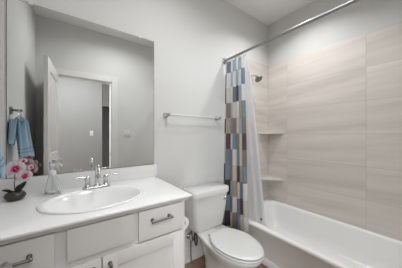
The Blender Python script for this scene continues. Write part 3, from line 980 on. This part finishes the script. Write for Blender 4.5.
# shower head on the back wall
hx, hz = 1.850, 1.945
t = thing('shower_fixture', 'chrome shower head on a curved arm on the tiled back wall', 'shower head', (hx, -0.012, hz))
bm = bmesh.new()
lathe(bm, (hx, -0.012, hz), [(0.030, -0.0005), (0.029, -0.006), (0.012, -0.016)], 24, 'Y')
ap = smooth_pts([(hx, -0.02, hz), (hx, -0.055, hz + 0.010), (hx + 0.002, -0.095, hz + 0.002), (hx + 0.004, -0.122, hz - 0.020)], 6)
tube(bm, ap, 0.0105, 12)
obj('arm', bm, M['chrome'], t)
bm = bmesh.new()
q = Vector((-0.02, -0.62, -0.78)).normalized().to_track_quat('Z', 'Y')
c0 = Vector((hx + 0.004, -0.119, hz - 0.016))
prof = [(0.014, 0.0), (0.018, 0.010), (0.018, 0.016), (0.028, 0.026), (0.042, 0.036), (0.047, 0.044), (0.046, 0.052), (0.038, 0.054)]
loft(bm, [[c0 + q @ Vector((r * math.cos(2 * PI * k / 28), r * math.sin(2 * PI * k / 28), h)) for k in range(28)] for r, h in prof])
obj('spray_head', bm, M['nickel'], t)

# ------------------------------------------------------------------ curtain rod, curtain, liner
RX, RZ = 1.430, 2.055
t = thing('curtain_rod', 'straight brushed steel shower curtain rod above the bathtub edge', 'curtain rod', (RX, -0.79, RZ))
bm = bmesh.new(); tube(bm, [(RX, -0.006, RZ), (RX, YF + 0.006, RZ)], 0.0125, 16); obj('rod', bm, M['steel'], t)
for y, s in ((-0.001, -1), (YF + 0.001, 1)):
    bm = bmesh.new(); lathe(bm, (RX, y, RZ), [(0.034, 0), (0.033, 0.005 * s), (0.020, 0.014 * s), (0.018, 0.03 * s)], 24, 'Y'); obj('flange', bm, M['steel'], t)

def drape(name, xs, zt, zb, nfold, amp_t, amp_b, path, cols, rows_uv, m, parent, seed=0, thick=0.0012, zrow=0.165):
    bm = bmesh.new()
    uvl = bm.loops.layers.uv.new('UVMap')
    pat = bm.loops.layers.float_color.new('patch')
    NS, NZ = 154, 44
    grid = []
    for j in range(NZ + 1):
        v = j / NZ
        z = zt + (zb - zt) * v
        row = []
        for i in range(NS + 1):
            s = i / NS
            cx, cy = path(s, v)
            amp = amp_t + (amp_b - amp_t) * v
            ph = 2 * PI * nfold * s + seed
            dx = amp * (math.sin(ph) + 0.25 * math.sin(2.3 * ph + 1 + 1.2 * v))
            dy = 0.35 * amp * math.sin(2 * ph + 0.6)
            dip = 0.012 * (1 - abs(math.sin(ph / 2 + 0.4))) * (1 - v) ** 8
            row.append((bm.verts.new((cx + dx, cy + dy, z - dip)), s * cols, -(z) / zrow + 0.04 * math.sin(ph)))
        grid.append(row)
    for a, b in zip(grid[:-1], grid[1:]):
        for i in range(NS):
            quad = (a[i], a[i + 1], b[i + 1], b[i])
            f = bm.faces.new([x[0] for x in quad])
            for lp, x in zip(f.loops, quad):
                lp[uvl].uv = (x[1], x[2])
            ci = min(int((i + 0.5) / NS * cols), int(cols) - 1)
            ri = int((quad[0][2] - (-zt / zrow) + 0.35))
            rowp = PATCH_ROWS[max(0, min(ri, len(PATCH_ROWS) - 1))]
            for lp in f.loops:
                lp[pat] = PATCH[rowp[ci % len(rowp)]] + (1.0,)
    bmesh.ops.solidify(bm, geom=bm.faces[:], thickness=thick)
    return obj(name, bm, m, parent, auto=80)
t = thing('shower_curtain', 'patchwork shower curtain of blue, brown and cream rectangles, bunched beside toilet', 'shower curtain', (RX, -0.17, 0.2))
def path_c(s, v):
    return (RX - 0.004 - 0.040 * v * (1 - s) + 0.012 * v * s, -0.022 - (0.272 + 0.045 * v) * s)
drape('fabric', None, RZ - 0.030, 0.205, 4.0, 0.013, 0.020, path_c, 7.0, 0, M['curtain'], t, 0.7)
for k in range(6):
    y = -0.045 - 0.048 * k
    bm = bmesh.new()
    rp = [(RX, y, RZ - 0.012 + 0) for _ in range(0)]
    rp = [(RX + 0.020 * math.sin(a), y + 0.004 * math.cos(a), RZ - 0.012 + 0.031 * math.cos(a)) for a in [2 * PI * q_ / 20 for q_ in range(20)]]
    rp.append(rp[0])
    tube(bm, rp, 0.0022, 6, cap=False)
    obj('curtain_ring', bm, M['nickel'], t)
t = thing('curtain_liner', 'plain white shower curtain liner hanging inside the bathtub edge', 'curtain liner', (1.5, -0.3, 0.25))
def path_l(s, v):
    vv = v ** 0.9
    x = RX + 0.050 + 0.120 * min(1.0, v / 0.88) ** 0.9 + 0.0 * vv
    return (x, -0.060 - 0.235 * s - vv * (0.055 + 0.070 * s))
drape('liner_sheet', None, RZ - 0.030, 0.215, 3.0, 0.012, 0.010, path_l, 1, 0, M['liner'], t, 0.2)
bm = bmesh.new(); bmesh.ops.create_uvsphere(bm, u_segments=14, v_segments=8, radius=0.011, matrix=Matrix.Translation((1.588, -0.377, 0.372)))
obj('magnet', bm, M['magnet'], t)
